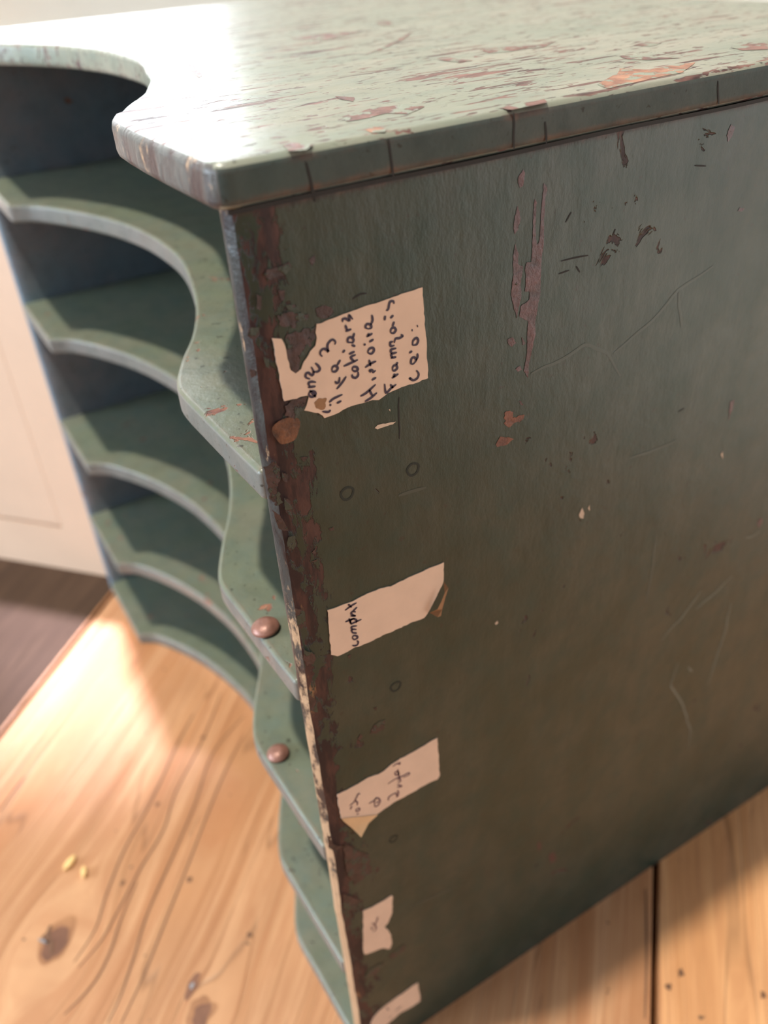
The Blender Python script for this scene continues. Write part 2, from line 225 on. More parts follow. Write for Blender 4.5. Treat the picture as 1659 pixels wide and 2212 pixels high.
CHIPS = [[(1.0714,4.8901),(1.0879,4.8642),(1.0798,4.8257),(1.0797,4.7577),(1.0832,4.7012),(1.0775,4.6453),(1.0764,4.5871),(1.0789,4.5115),(1.0727,4.4902),(1.0623,4.423),(1.0649,4.3746),(1.0533,4.3212),(1.0416,4.2669),(1.0395,4.2086),(1.0184,4.2444),(1.0298,4.3115),(1.0267,4.377),(1.0288,4.4317),(0.9905,4.4572),(0.9935,4.4947),(1.0298,4.5085),(1.0283,4.539),(1.0097,4.5435),(1.012,4.5947),(1.0061,4.6252),(1.0141,4.645),(1.0323,4.6409),(1.0339,4.6975),(1.033,4.7671),(1.0348,4.8475),(1.0444,4.8324),(1.0437,4.7649),(1.052,4.6936),(1.0626,4.6985),(1.0643,4.7608),(1.0665,4.8283)],[(0.9625,4.7162),(0.977,4.6816),(0.9784,4.6458),(0.9967,4.6345),(0.9976,4.6126),(0.9895,4.5926),(0.9966,4.5317),(0.9846,4.4894),(0.9786,4.4526),(0.9508,4.5429),(0.9573,4.6147),(0.9551,4.6794)],[(0.9666,4.8372),(0.981,4.7977),(0.9739,4.7585),(0.957,4.7483),(0.9517,4.7766)],[(0.9833,4.9439),(0.9939,4.9326),(0.9854,4.8957),(0.9729,4.8915),(0.9635,4.9156)],[(0.9421,4.3882),(0.9605,4.3911),(0.9801,4.3658),(0.9617,4.355),(0.9427,4.3682)],[(1.003,4.3795),(1.0232,4.3499),(1.0092,4.3457)],[(0.9363,4.094),(0.9507,4.1024),(0.9755,4.0944),(0.9716,4.0646),(1.0365,4.061),(1.0222,4.0432),(0.9824,4.0385),(0.9529,4.0305),(0.9375,4.0537)],[(0.895,3.9778),(0.919,4.0059),(0.9643,3.9856),(0.9847,3.9739),(0.945,3.9601),(0.9051,3.965)],[(0.9791,4.2644),(1.0028,4.2699),(1.0084,4.2516),(0.9893,4.2489)],[(0.9988,4.1281),(1.0107,4.1269),(1.0245,4.1049),(1.0146,4.1055)],[(2.0411,4.6134),(2.0503,4.6236),(2.0787,4.6141),(2.0609,4.6056)],[(2.2193,3.7365),(2.2463,3.7386),(2.2461,3.6847),(2.2307,3.635)],[(1.924,4.9399),(1.9472,4.926),(1.9398,4.8988),(1.9226,4.88),(1.908,4.9036)],[(2.6317,2.8899),(2.6485,2.9171),(2.6832,2.8821),(2.6636,2.8348)],[(0.0843,4.8301),(0.1282,4.8297),(0.1555,4.8379),(0.1631,4.817),(0.135,4.8041),(0.0876,4.8006),(0.0748,4.818)],[(0.2179,4.8288),(0.2376,4.8365),(0.2383,4.8194),(0.2237,4.8105)],[(0.1108,4.7634),(0.1316,4.7608),(0.125,4.7326),(0.114,4.7303)],[(0.2221,4.6828),(0.2505,4.686),(0.2769,4.669),(0.2803,4.6471),(0.2511,4.6414),(0.2246,4.6562)],[(0.0923,4.6904),(0.1358,4.6945),(0.1988,4.6733),(0.1909,4.6545),(0.1582,4.6578),(0.1502,4.6391),(0.1043,4.6617)],[(0.1124,4.623),(0.1709,4.6283),(0.2155,4.627),(0.2125,4.6011),(0.1849,4.5601),(0.1542,4.5416),(0.1432,4.5006),(0.1211,4.5044),(0.115,4.542),(0.1115,4.5968)],[(0.0821,4.406),(0.1208,4.4167),(0.1605,4.41),(0.1444,4.3742),(0.1119,4.3494),(0.0802,4.3717)],[(0.1085,4.21),(0.1407,4.2014),(0.121,4.1896)],[(0.006,4.6775),(0.0369,4.6744),(0.0381,4.6484),(0.0155,4.6391),(-0.0005,4.6538)],[(0.1256,4.7174),(0.1594,4.7089),(0.168,4.6914),(0.1365,4.6994)],[(0.0383,4.5802),(0.053,4.5707),(0.0536,4.5381),(0.0387,4.5479)],[(-0.011,4.5572),(0.0087,4.546),(0.0088,4.5297),(-0.0101,4.5299)],[(0.0445,4.7721),(0.0604,4.7584),(0.0495,4.7216),(0.0402,4.7289)],[(-0.0172,4.2187),(0.0249,4.228),(0.0365,4.186),(0.0157,4.1235),(0.0257,4.067),(0.001,4.0637),(-0.0143,4.1223)],[(0.0413,4.1779),(0.0603,4.1644),(0.0533,4.1349),(0.0399,4.1465)],[(0.0341,4.0836),(0.0554,4.0617),(0.0535,4.0018),(0.0319,4.0243)],[(-0.0123,4.0558),(0.0127,4.0187),(0.0338,3.9479),(-0.0005,3.9695)],[(0.1812,3.8956),(0.1977,3.8957),(0.1995,3.8806),(0.1833,3.8839)],[(0.2571,2.7856),(0.283,2.8268),(0.3361,2.8265),(0.3289,2.7778),(0.2933,2.7619)],[(0.198,2.7955),(0.2144,2.8136),(0.2235,2.7883),(0.2073,2.7747)],[(0.2831,2.926),(0.3051,2.9216),(0.2963,2.9037)],[(0.0267,3.9254),(0.052,3.9209),(0.0526,3.8815),(0.0319,3.8577),(0.0189,3.8898)],[(0.1047,3.825),(0.1245,3.8397),(0.1182,3.8122)],[(0.1,3.7864),(0.1245,3.7889),(0.114,3.7766)],[(0.0117,3.6175),(0.0475,3.5847),(0.0434,3.5273),(0.0222,3.5082),(0.0104,3.5371)],[(0.0281,3.4048),(0.0647,3.3608),(0.0563,3.3172),(0.0239,3.3194),(0.0105,3.3671)],[(0.0096,3.1782),(0.0402,3.1252),(0.0388,3.0558),(0.0081,3.0839)],[(0.1961,3.2795),(0.2128,3.2743),(0.204,3.2543)],[(-0.0029,2.3038),(0.0229,2.1792),(0.0821,2.1303),(0.0195,2.1467),(-0.0073,2.1925)],[(0.0663,2.1602),(0.1856,1.9722),(0.1899,1.8292),(0.0926,1.7961),(0.06,1.9425)],[(0.0289,1.7817),(0.1119,1.6564),(0.074,1.5913),(0.0178,1.6694)],[(0.2314,0.9975),(0.3409,1.0166),(0.3286,0.9559),(0.2549,0.9433)],[(1.2548,1.1831),(1.2749,1.1939),(1.2845,1.1034),(1.2633,1.1072)],[(1.3511,0.9914),(1.3949,0.9831),(1.4132,0.8811),(1.3688,0.8899)],[(0.1244,0.9924),(0.2109,0.9599),(0.153,0.9018),(0.067,0.9351)]]
PALE = [[(1.351,3.4732),(1.3662,3.5002),(1.3814,3.4663),(1.3781,3.4397),(1.3588,3.4533)],[(1.401,3.4861),(1.4117,3.4983),(1.4115,3.465)],[(0.3882,4.2226),(0.4018,4.2308),(0.4735,4.2195),(0.4597,4.2113),(0.4006,4.2152)],[(0.4471,4.2727),(0.4537,4.2737),(0.4518,4.2649)],[(2.2254,3.4537),(2.2333,3.4683),(2.2472,3.4224)],[(0.9117,3.0747),(0.924,3.0818),(0.9286,3.0659),(0.9161,3.0634)]]
SCR = [[(2.0319,2.3678),(2.0928,2.4198),(2.1497,2.451),(2.2869,2.5911)],[(2.2655,2.4674),(2.3939,2.5091),(2.5247,2.5805)],[(2.5621,2.3644),(2.5772,2.1644),(2.5456,1.9288),(2.5296,1.7254)],[(2.2092,2.1018),(2.1833,1.9311),(2.3386,1.6589),(2.4489,1.3803),(2.4808,1.1794)],[(2.5601,2.8234),(2.6136,2.8072),(2.6776,2.8148)],[(2.3014,2.0159),(2.35,1.9454)]]
SCR_FAINT = [[(1.0536,4.2213),(1.212,4.2429),(1.3132,4.2611),(1.426,4.1991),(1.5077,4.0764)],[(1.4598,4.1895),(1.6373,4.2637),(1.7676,4.3599),(1.9531,4.4183)],[(1.7796,4.357),(1.8225,4.197)],[(1.8621,3.1392),(1.8741,2.9007),(1.869,2.7108)],[(0.466,3.9189),(0.5839,3.9089)],[(0.3572,1.3231),(0.4455,1.321),(0.7001,1.2508)],[(1.6128,3.654),(1.7257,3.6451),(1.9045,3.6463)]]
CRACKS = [[(0.2399,5.0869),(0.2502,5.0337),(0.2555,4.9822)],[(0.5039,5.1095),(0.5097,5.0571),(0.5123,4.9988)],[(0.9431,5.1151),(0.9469,5.0088)],[(1.0629,5.0723),(1.0745,5.0063)],[(1.8193,5.0909),(1.8417,5.0154)],[(0.3469,4.6803),(0.3708,4.6875),(0.397,4.6863)],[(0.4885,4.3063),(0.4827,4.1478)],[(1.1568,4.5723),(1.2043,4.5726)],[(1.1632,4.6117),(1.2199,4.6139),(1.2881,4.6063)],[(1.2324,4.5812),(1.2543,4.5536)],[(1.1714,4.7429),(1.1965,4.7728)],[(1.3957,4.654),(1.406,4.674)],[(1.7676,4.8254),(1.8237,4.8139)],[(1.876,3.795),(1.9194,3.8015)]]
RINGS = [(0.5321,4.0053,15),(0.2648,4.0079,15),(0.3993,2.9849,14),(0.326,1.9828,11)]
KNOT = (0.027,4.319)
TOPCHIPS = [[(-0.0788,0.4718),(-0.0962,0.5135),(-0.047,0.5265),(-0.0166,0.5012),(-0.0296,0.4674)],[(-0.0693,0.2104),(-0.088,0.2451),(-0.0184,0.2749),(0.0268,0.2329),(-0.0035,0.1978)],[(-0.2978,0.5195),(-0.3509,0.6479),(-0.3308,0.7776),(-0.2409,0.7833),(-0.1805,0.6823),(-0.2469,0.6475),(-0.2259,0.5602),(-0.229,0.4962)],[(-0.1189,1.3789),(-0.2365,1.5844),(-0.299,1.6542),(-0.197,1.6959),(-0.2039,1.8058),(-0.1817,1.9088),(-0.0622,1.707),(-0.0557,1.5531),(-0.0331,1.345)],[(-1.1384,1.6666),(-1.1687,1.7231),(-1.1374,1.8024),(-1.0669,1.8972),(-1.0929,2.0378),(-0.9808,1.8727),(-1.0252,1.7943),(-1.0056,1.7113),(-1.0495,1.6339)],[(-1.0692,1.3902),(-1.0734,1.4564),(-0.9229,1.4655),(-0.942,1.4065)],[(-0.7021,2.1104),(-0.7268,2.2066),(-0.6429,2.2176),(-0.6109,2.1138)],[(-0.3319,2.2584),(-0.336,2.359),(-0.2882,2.4213),(-0.1777,2.2844),(-0.2362,2.2163)],[(-2.1515,0.6819),(-2.1384,0.7297),(-1.8403,0.6279),(-1.6166,0.5767),(-1.5109,0.5222),(-1.6645,0.5427),(-1.9472,0.6278)],[(-2.7036,2.0622),(-2.7103,2.1383),(-2.495,2.0498),(-2.4606,1.9597)],[(-2.4238,1.3789),(-2.4744,1.5942),(-2.3666,1.7701),(-2.203,1.5011),(-2.3203,1.3896)],[(-1.4924,1.2808),(-1.6982,1.5258),(-2.0677,1.904),(-1.889,1.7647),(-1.5822,1.433)],[(-0.6554,0.6863),(-0.5783,0.7222),(-0.5127,0.6772),(-0.5842,0.6682)],[(-0.5338,1.8681),(-0.5116,1.9017),(-0.4044,1.9053),(-0.2955,1.9562),(-0.3552,1.8555),(-0.432,1.8243)],[(-0.0518,0.9119),(-0.044,0.97),(-0.0497,1.0983),(0.0013,1.0724),(0.0091,0.9285)]]
GRAIN = [[(-3.2941,0.4044),(-2.8968,0.0836),(-2.5121,-0.297),(-2.2353,-0.4897),(-2.0127,-0.7461),(-1.8064,-0.9548),(-1.6284,-1.1448),(-1.5285,-1.3313)],[(-2.9404,0.4808),(-2.7128,0.0995),(-2.3193,-0.2041),(-1.9613,-0.5231),(-1.6562,-0.803),(-1.4101,-0.9789),(-1.1956,-1.1372),(-1.0691,-1.2634)],[(-2.7389,0.394),(-2.4987,0.1344),(-2.1661,-0.1653),(-1.8358,-0.4468),(-1.5524,-0.6953),(-1.2466,-0.9635),(-1.0217,-1.1891)],[(-3.2145,0.1146),(-2.9482,-0.1421),(-2.5456,-0.4804),(-2.2369,-0.7962),(-1.9272,-1.0331),(-1.734,-1.1565),(-1.5827,-1.3437)],[(-1.9216,-0.8044),(-1.7062,-0.9847),(-1.5048,-1.1258),(-1.3682,-1.2694),(-1.2749,-1.4839)],[(-3.3595,-1.2982),(-3.2417,-1.4306),(-3.1195,-1.5447)],[(0.0979,2.1987),(0.4042,1.8997),(0.7072,1.5798)]]
FLOORDOTS = [(-1.7795,-1.4283),(-0.7814,-0.7266),(-0.9986,-0.7231),(-2.3321,-1.1833),(-2.1964,-1.1117),(-1.9498,-1.2029),(-1.1054,-0.266),(0.6326,1.9637),(0.6524,1.841),(0.9979,2.2868),(-1.9679,-0.8949),(-2.4804,-0.4607),(-1.7253,-0.47),(-2.9134,0.0949)]
G1, G2, G3 = (0.021, 0.035, 0.023), (0.041, 0.050, 0.035), (0.018, 0.043, 0.032)  # one green paint; light and shade put in as lighter and darker copies
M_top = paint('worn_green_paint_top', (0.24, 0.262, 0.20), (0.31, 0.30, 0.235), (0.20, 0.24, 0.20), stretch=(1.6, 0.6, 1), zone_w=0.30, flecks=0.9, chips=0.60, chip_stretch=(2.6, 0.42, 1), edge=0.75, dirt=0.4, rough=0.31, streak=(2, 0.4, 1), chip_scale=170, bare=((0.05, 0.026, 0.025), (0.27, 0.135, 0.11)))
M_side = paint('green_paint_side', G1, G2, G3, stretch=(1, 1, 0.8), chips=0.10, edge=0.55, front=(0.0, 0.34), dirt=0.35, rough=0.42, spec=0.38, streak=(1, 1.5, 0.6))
M_shelf = paint('green_paint_shelf', (0.130, 0.146, 0.100), (0.150, 0.152, 0.11), (0.100, 0.135, 0.112), chips=0.22, edge=0.60, dirt=0.5, rough=0.36)
M_inner = paint('inner_paint_cool_light', (0.18, 0.235, 0.28), (0.21, 0.22, 0.25), (0.15, 0.21, 0.26), chips=0.15, dirt=0.5, rough=0.5)  # blue of the cool light is put into this paint colour

def flaking(name, bare, dark, green, rough=0.5, keep=0.56):
    """bared patch with islands of paint still holding on"""
    t = NT(name); n = t.noise(t.mapping((1, 1, 1)), 330, 5, 0.65); k = t.noise(t.mapping((1, 1, 1), loc=(5, 2, 9)), 300, 4, 0.6)
    c = t.mix(t.ramp(n, (0.35, 0.0), (0.65, 1.0)), dark, bare)
    m = t.ramp(k, (keep, 0.0), (keep+0.02, 1.0))
    return t.out(t.mix(m, c, green), rough, t.bump(t.math('ADD', n, m), 0.6, 0.0005))
def plain(name, color, rough=0.6, var=0.25, scale=60, bump=0.2, metal=0.0, dark=None, spec=0.5):
    t = NT(name); n = t.noise(t.mapping((1, 1, 1)), scale, 5, 0.6)
    c = t.mix(t.ramp(n, (0.3, 0.0), (0.7, 1.0)), tuple(x*(1-var) for x in color) if dark is None else dark, color)
    return t.out(c, rough, t.bump(n, bump, 0.0004), metal=metal, spec=spec)
M_redwood = flaking('bared_red_undercoat', (0.105, 0.040, 0.042), (0.040, 0.017, 0.019), (0.03, 0.042, 0.03), 0.45, 0.66)
M_sidedark = flaking('bared_dark_undercoat', (0.062, 0.030, 0.029), (0.020, 0.012, 0.013), (0.03, 0.042, 0.03), 0.5, 0.54)
M_orange = flaking('bared_orange_wood', (0.21, 0.075, 0.042), (0.075, 0.028, 0.022), (0.03, 0.042, 0.03), 0.55, 0.62)
M_topred = flaking('bared_red_wood_on_top', (0.26, 0.125, 0.10), (0.09, 0.042, 0.038), (0.25, 0.27, 0.21), 0.45, 0.53)
M_toporange = flaking('bared_orange_wood_on_top', (0.46, 0.23, 0.14), (0.22, 0.09, 0.06), (0.25, 0.27, 0.21), 0.45, 0.54)
M_fadecrack = plain('hairline', (0.10, 0.048, 0.022), 0.6)
M_pale = plain('pale_paper_residue', (0.62, 0.48, 0.36), 0.8)
M_scratch = plain('pale_scratch', (0.13, 0.145, 0.115), 0.6)
M_faint = plain('faint_scratch', (0.050, 0.064, 0.048), 0.5)
M_dark = plain('dark_crack_and_gap_shade', (0.018, 0.016, 0.014), 0.8)
M_ring = plain('dark_filled_nail_ring', (0.008, 0.016, 0.011), 0.7)
M_knot = plain('bared_knot', (0.22, 0.085, 0.035), 0.6, 0.7, 380, 1.0, dark=(0.018, 0.009, 0.008))
M_paper = plain('aged_paper', (0.72, 0.53, 0.40), 0.85, 0.10, 130, 0.12, spec=0.2)
M_paperfold = plain('glue_side_of_paper', (0.36, 0.19, 0.09), 0.85, 0.4, 200, 0.15)
M_papertan = plain('yellowed_paper', (0.70, 0.46, 0.25), 0.85, 0.15, 200, 0.15)
M_ink = plain('violet_black_ink', (0.035, 0.022, 0.050), 0.6)
M_inkfade = plain('faded_violet_ink', (0.20, 0.115, 0.125), 0.7)
M_nail = plain('rusty_brown_nail_head', (0.33, 0.155, 0.115), 0.42, 0.45, 260, 0.6, metal=0.25)
M_cream = plain('cream_painted_wood', (0.72, 0.49, 0.345), 0.5, 0.06, 30, 0.1)
M_wall = plain('cream_plaster', (0.85, 0.80, 0.70), 0.8, 0.05, 10, 0.1)
M_white = plain('white_gloss_paint', (0.85, 0.84, 0.80), 0.35, 0.04)

# ------------------------------------------------------------------ the room
TH = math.radians(43.95); CT, ST = math.cos(TH), math.sin(TH)
def loc2(p): return (p[0]*CT+p[1]*ST, -p[0]*ST+p[1]*CT)        # rack axes -> floorboard axes (across, along)
def struct(o): o['kind'] = 'structure'; return o

def wood_floor(name, base, late, dark, rough, knots, seed):
    t = NT(name); x, y, z = t.sep()
    uu, vv = t.math('DIVIDE', x, U), t.math('DIVIDE', y, U)
    psi = uu
    for (ku, kv, R) in knots:                   # grain lines flow around a knot
        du, dv = t.math('SUBTRACT', uu, ku), t.math('MULTIPLY', t.math('SUBTRACT', vv, kv), 0.62)
        r2 = t.math('ADD', t.math('ADD', t.math('MULTIPLY', du, du), t.math('MULTIPLY', dv, dv)), 0.002)
        k = t.math('MINIMUM', t.math('DIVIDE', R*R, r2), 1.0)
        psi = t.math('SUBTRACT', psi, t.math('MULTIPLY', du, k))
    c = t.new('ShaderNodeCombineXYZ'); t.put(c.inputs[0], psi); t.put(c.inputs[1], t.math('MULTIPLY', vv, 0.045)); c.inputs[2].default_value = seed
    vec = c.outputs[0]
    wav = t.noise(t.mapping((1, 1, 1), src=vec), 1.1, 2)
    c2 = t.new('ShaderNodeCombineXYZ'); t.put(c2.inputs[0], t.math('ADD', psi, t.math('MULTIPLY', wav, 1.2))); t.put(c2.inputs[1], t.math('MULTIPLY', vv, 0.03)); c2.inputs[2].default_value = seed
    g1 = t.noise(c2.outputs[0], 7.5, 3, 0.55)      # growth rings
    g2 = t.noise(c2.outputs[0], 38, 4, 0.65)        # fine lines
    blot = t.noise(t.mapping((1, 0.5, 1)), 34, 4, 0.6)
    col = t.mix(t.ramp(g1, (0.36, 0.0), (0.64, 1.0)), base, late)
    col = t.mix(t.math('MULTIPLY', t.ramp(g2, (0.42, 0.0), (0.60, 1.0)), 0.62), col, dark)
    col = t.mix(t.math('MULTIPLY', t.ramp(blot, (0.35, 0.0), (0.7, 1.0)), 0.45), col, tuple(a*0.72 for a in late))
    line = t.noise(c2.outputs[0], 11, 1, 0.4)
    lm = t.math('MULTIPLY', t.ramp(t.math('ABSOLUTE', t.math('SUBTRACT', line, 0.5)), (0.0, 1.0), (0.012, 0.0)), 0.42)
    col = t.mix(lm, col, tuple(a*0.30 for a in dark))
    spk = t.noise(t.mapping((1, 1, 1)), 170, 2)
    col = t.mix(t.ramp(spk, (0.735, 0.0), (0.77, 0.8)), col, (0.05, 0.03, 0.02))
    h = t.math('SUBTRACT', t.math('MULTIPLY', g2, 0.5), lm)
    return t.out(col, t.math('ADD', rough, t.math('MULTIPLY', blot, 0.2)), t.bump(h, 0.5, 0.0008), coat=0.15 if rough < 0.6 else 0.0, coat_rough=0.3, spec=0.5 if rough < 0.6 else 0.2)
K1 = loc2((-1.78, -1.43)); K2 = loc2((-0.78, -0.73))
W1 = wood_floor('honey_pine_board', (0.62, 0.34, 0.175), (0.44, 0.20, 0.085), (0.40, 0.16, 0.065), 0.33, [(K1[0], K1[1], 0.24), (K2[0], K2[1]+.02, 0.12)], 0.3)
W2 = wood_floor('amber_pine_board', (0.80, 0.42, 0.19), (0.62, 0.285, 0.11), (0.50, 0.21, 0.08), 0.40, [(5.6, 3.3, 0.2)], 2.3)
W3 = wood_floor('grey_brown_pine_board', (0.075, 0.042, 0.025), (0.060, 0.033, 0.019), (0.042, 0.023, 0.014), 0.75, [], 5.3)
bm = bmesh.new(); PW = 5.47; G = 0.035
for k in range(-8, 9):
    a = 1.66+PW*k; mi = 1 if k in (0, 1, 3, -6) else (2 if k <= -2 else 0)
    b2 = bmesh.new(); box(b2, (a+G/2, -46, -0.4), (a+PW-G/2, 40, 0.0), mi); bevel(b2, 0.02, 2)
    me = bpy.data.meshes.new('t'); b2.to_mesh(me); b2.free(); bm.from_mesh(me); bpy.data.meshes.remove(me)
box(bm, (1.66-PW*8, -46, -0.6), (1.66+PW*10, 40, -0.42), 3)
fl = lambda p: (p[0]*U, p[1]*U, 0.0010*U)
for i, L in enumerate(GRAIN):
    stroke(bm, [loc2(p) for p in L], 0.014, lambda p: (p[0]*U, p[1]*U, 0.002*U), 4)
def blob(c, rx, ry, ang=0, seed=0, jag=0.12):
    out = []
    for i in range(28):
        a = 2*math.pi*i/28; k = 1+jag*noise.noise(Vector((math.cos(a)*1.5+seed, math.sin(a)*1.5, seed)))
        out.append((c[0]+k*rx*math.cos(a), c[1]+k*ry*math.sin(a)))
    return out
def fpatch(c, rx, ry, mi, h=0.003, seed=0, jag=0.5): patch(bm, blob(loc2(c), rx, ry, 0, seed, jag), lambda p: (p[0]*U, p[1]*U, h*U), mi)
fpatch((-1.80, -1.41), 0.105, 0.165, 5, 0.002, 1, 0.25); fpatch((-1.79, -1.42), 0.080, 0.120, 6, 0.003, 2, 0.25)
fpatch((-1.86, -1.47), 0.035, 0.022, 4, 0.005, 8, 0.8); fpatch((-1.84, -1.485), 0.05, 0.010, 7, 0.006, 3, 0.5)
fpatch((-0.80, -0.74), 0.09, 0.12, 5, 0.002, 3); fpatch((-0.79, -0.735), 0.06, 0.07, 6, 0.003, 4)
stroke(bm, [loc2(p) for p in [(-1.93, -1.42), (-1.85, -1.46), (-1.80, -1.45), (-1.72, -1.46)]], 0.035, lambda p: (p[0]*U, p[1]*U, 0.006*U), 4)
fpatch((-0.9986, -0.7231), 0.035, 0.075, 6, 0.002, 5); fpatch((-0.9986, -0.7231), 0.012, 0.02, 7, 0.004, 6)
for i, p in enumerate(FLOORDOTS[6:]): fpatch(p, 0.018, 0.022, 4, 0.003, i+9, 0.8)
floor = struct(obj('floor', bm, [W1, W2, W3, M_dark, plain('grain_crack', (0.17, 0.075, 0.035), 0.6), plain('knot_rim', (0.42, 0.20, 0.09), 0.4, dark=(0.26, 0.11, 0.05)), plain('knot_heart', (0.28, 0.13, 0.075), 0.3, dark=(0.13, 0.06, 0.04)), plain('nail_head_in_floor', (0.45, 0.45, 0.48), 0.3, metal=0.6)]))
floor.rotation_euler = (0, 0, TH)

# far wall with its window, and the side wall
WY = 34
def room_box(name, a, b, m):
    bm = bmesh.new(); box(bm, a, b); o = struct(obj(name, bm, m)); o.rotation_euler = (0, 0, TH); return o
bm = bmesh.new(); wu0, wu1, wz0, wz1 = -41, -15.0, 5, 34
for a, b in [((-42, WY, 0), (wu0, WY+1.5, 50)), ((wu1, WY, 0), (50, WY+1.5, 50)), ((wu0, WY, 0), (wu1, WY+1.5, wz0)), ((wu0, WY, wz1), (wu1, WY+1.5, 50))]: box(bm, a, b)
o = struct(obj('wall_back', bm, M_wall)); o.rotation_euler = (0, 0, TH)
room_box('wall_left', (-43, -46, 0), (-42, WY+1.5, 50), M_wall)
bm = bmesh.new(); box(bm, (-42, WY-0.35, 0), (50, WY, 2.6)); bevel(bm, 0.12)
o = struct(obj('baseboard_back', bm, M_white)); o.rotation_euler = (0, 0, TH)
win = struct(bpy.data.objects.new('window_1', None)); COL.objects.link(win); win.rotation_euler = (0, 0, TH)
bm = bmesh.new()
for a, b in [((wu0, wz0), (wu0+1, wz1)), ((wu1-1, wz0), (wu1, wz1)), ((wu0+1, wz0), (wu1-1, wz0+1)), ((wu0+1, wz1-1), (wu1-1, wz1)), ((-28.5, wz0+1), (-27.5, wz1-1))]:
    box(bm, (a[0], WY+0.4, a[1]), (b[0], WY+1.2, b[1]))
obj('window_frame', bm, M_white, win)
bm = bmesh.new(); box(bm, (wu0+1, WY+0.75, wz0+1), (wu1-1, WY+0.85, wz1-1))
gm = bpy.data.materials.new('bright_daylit_glass'); gm.use_nodes = True; gb = gm.node_tree.nodes['Principled BSDF']
gb.inputs['Base Color'].default_value = (0.9, 0.95, 1, 1); gb.inputs['Roughness'].default_value = 0.1
gb.inputs['Emission Color'].default_value = (0.88, 0.94, 1.0, 1); gb.inputs['Emission Strength'].default_value = WIN
obj('glass', bm, gm, win)

# cream cupboard against the rack's left corner
cup = bpy.data.objects.new('cupboard', None); COL.objects.link(cup)
cup['label'] = 'low cream-painted wooden cupboard with a recessed front, beside the left corner of the green rack'; cup['category'] = 'cupboard'
cup.location = Vector((-5.643, -0.011, 0))*U; cup.rotation_euler = (0, 0, math.atan2(-0.6617, -0.74975))
# local x runs along the front to the left, local -y goes behind the front
bm = bmesh.new(); box(bm, (-0.29, -4.6, 0.0), (7.5, -0.10, 3.85)); bevel(bm, 0.03); obj('carcass', bm, M_cream, cup)
bm = bmesh.new()
box(bm, (-0.29, -0.10, 0.0), (0.33, 0.0, 3.85)); box(bm, (0.33, -0.10, 0.0), (6.9, 0.0, 0.575)); box(bm, (0.33, -0.10, 3.40), (6.9, 0.0, 3.85)); box(bm, (6.9, -0.10, 0), (7.5, 0, 3.85))
obj('front_frame', bm, M_cream, cup)
bm = bmesh.new(); box(bm, (0.334, -0.09, 0.605), (6.896, -0.001, 3.395)); bevel(bm, 0.012, 2)
d = obj('door', bm, M_cream, cup)

# ------------------------------------------------------------------ the green rack
rack = bpy.data.objects.new('desk_rack', None); COL.objects.link(rack)
rack['label'] = 'worn green-painted wooden paper rack with scalloped shelves standing on the pine floor'; rack['category'] = 'paper rack'
XL, PT, TK, D = -5.393, 0.099, 0.1235, 3.73
ZT = 5.0; ZTT = ZT+TK
ZS = [4.1439, 3.1563, 2.0516, 0.9908, 0.1245]
# scalloped front from the left corner to the right corner
SC = [(-4.36, 0.0), (-4.27, 0.125), (-4.15, 0.205), (-4.0, 0.285), (-3.80, 0.375), (-3.6, 0.445), (-3.4, 0.50), (-3.1, 0.555), (-2.75, 0.575), (-2.45, 0.56), (-2.15, 0.505), (-1.9, 0.44), (-1.68, 0.37), (-1.5, 0.30), (-1.34, 0.222), (-1.18, 0.128), (-1.08, 0.075), (-1.0, 0.035), (-0.93, 0.006), (-0.86, -0.012), (-0.76, -0.016)]
def smooth_curve(P, k=4):
    P = [Vector(p) for p in P]; Q = []
    for i in range(len(P)-1):
        p0 = P[max(i-1, 0)]; p1 = P[i]; p2 = P[i+1]; p3 = P[min(i+2, len(P)-1)]
        for j in range(k):
            t = j/k; Q.append(0.5*((2*p1)+(p2-p0)*t+(2*p0-5*p1+4*p2-p3)*t*t+(3*p1-p0-3*p2+p3)*t**3))
    Q.append(P[-1]); return [tuple(p) for p in Q]
CURVE = smooth_curve(SC)
def board(name, x0, x1, ztop, tk, mats, y1=D, dy=0.0, rnd=0.0, bev=0.022, wob=0.004):
    c = [(x, y+dy*(1 if y < 0.05 else 0.4)) for x, y in CURVE]
    pts = [(x0, dy)] + c + [(-0.6, dy-0.012), (-0.4, dy-0.008)]
    if rnd:
        pts += [(x1-rnd+rnd*math.sin(a), dy+rnd-rnd*math.cos(a)) for a in [math.radians(10*k) for k in range(10)]]
    else: pts.append((x1, dy))
    n = 26
    pts += [(x1, dy+rnd+(y1-dy-rnd)*k/n) for k in range(1, n+1)] + [(x0, y1)]
    out = []
    for i, (x, y) in enumerate(pts):                            # hand-sawn, slightly uneven
        k = noise.noise(Vector((x*3, y*3, ztop)))*wob
        out.append((x, y+k if y < y1-0.1 else y))
    bm = bmesh.new(); prism(bm, out, ztop-tk, ztop); bevel(bm, bev, 3)
    return obj(name, bm, mats, rack)
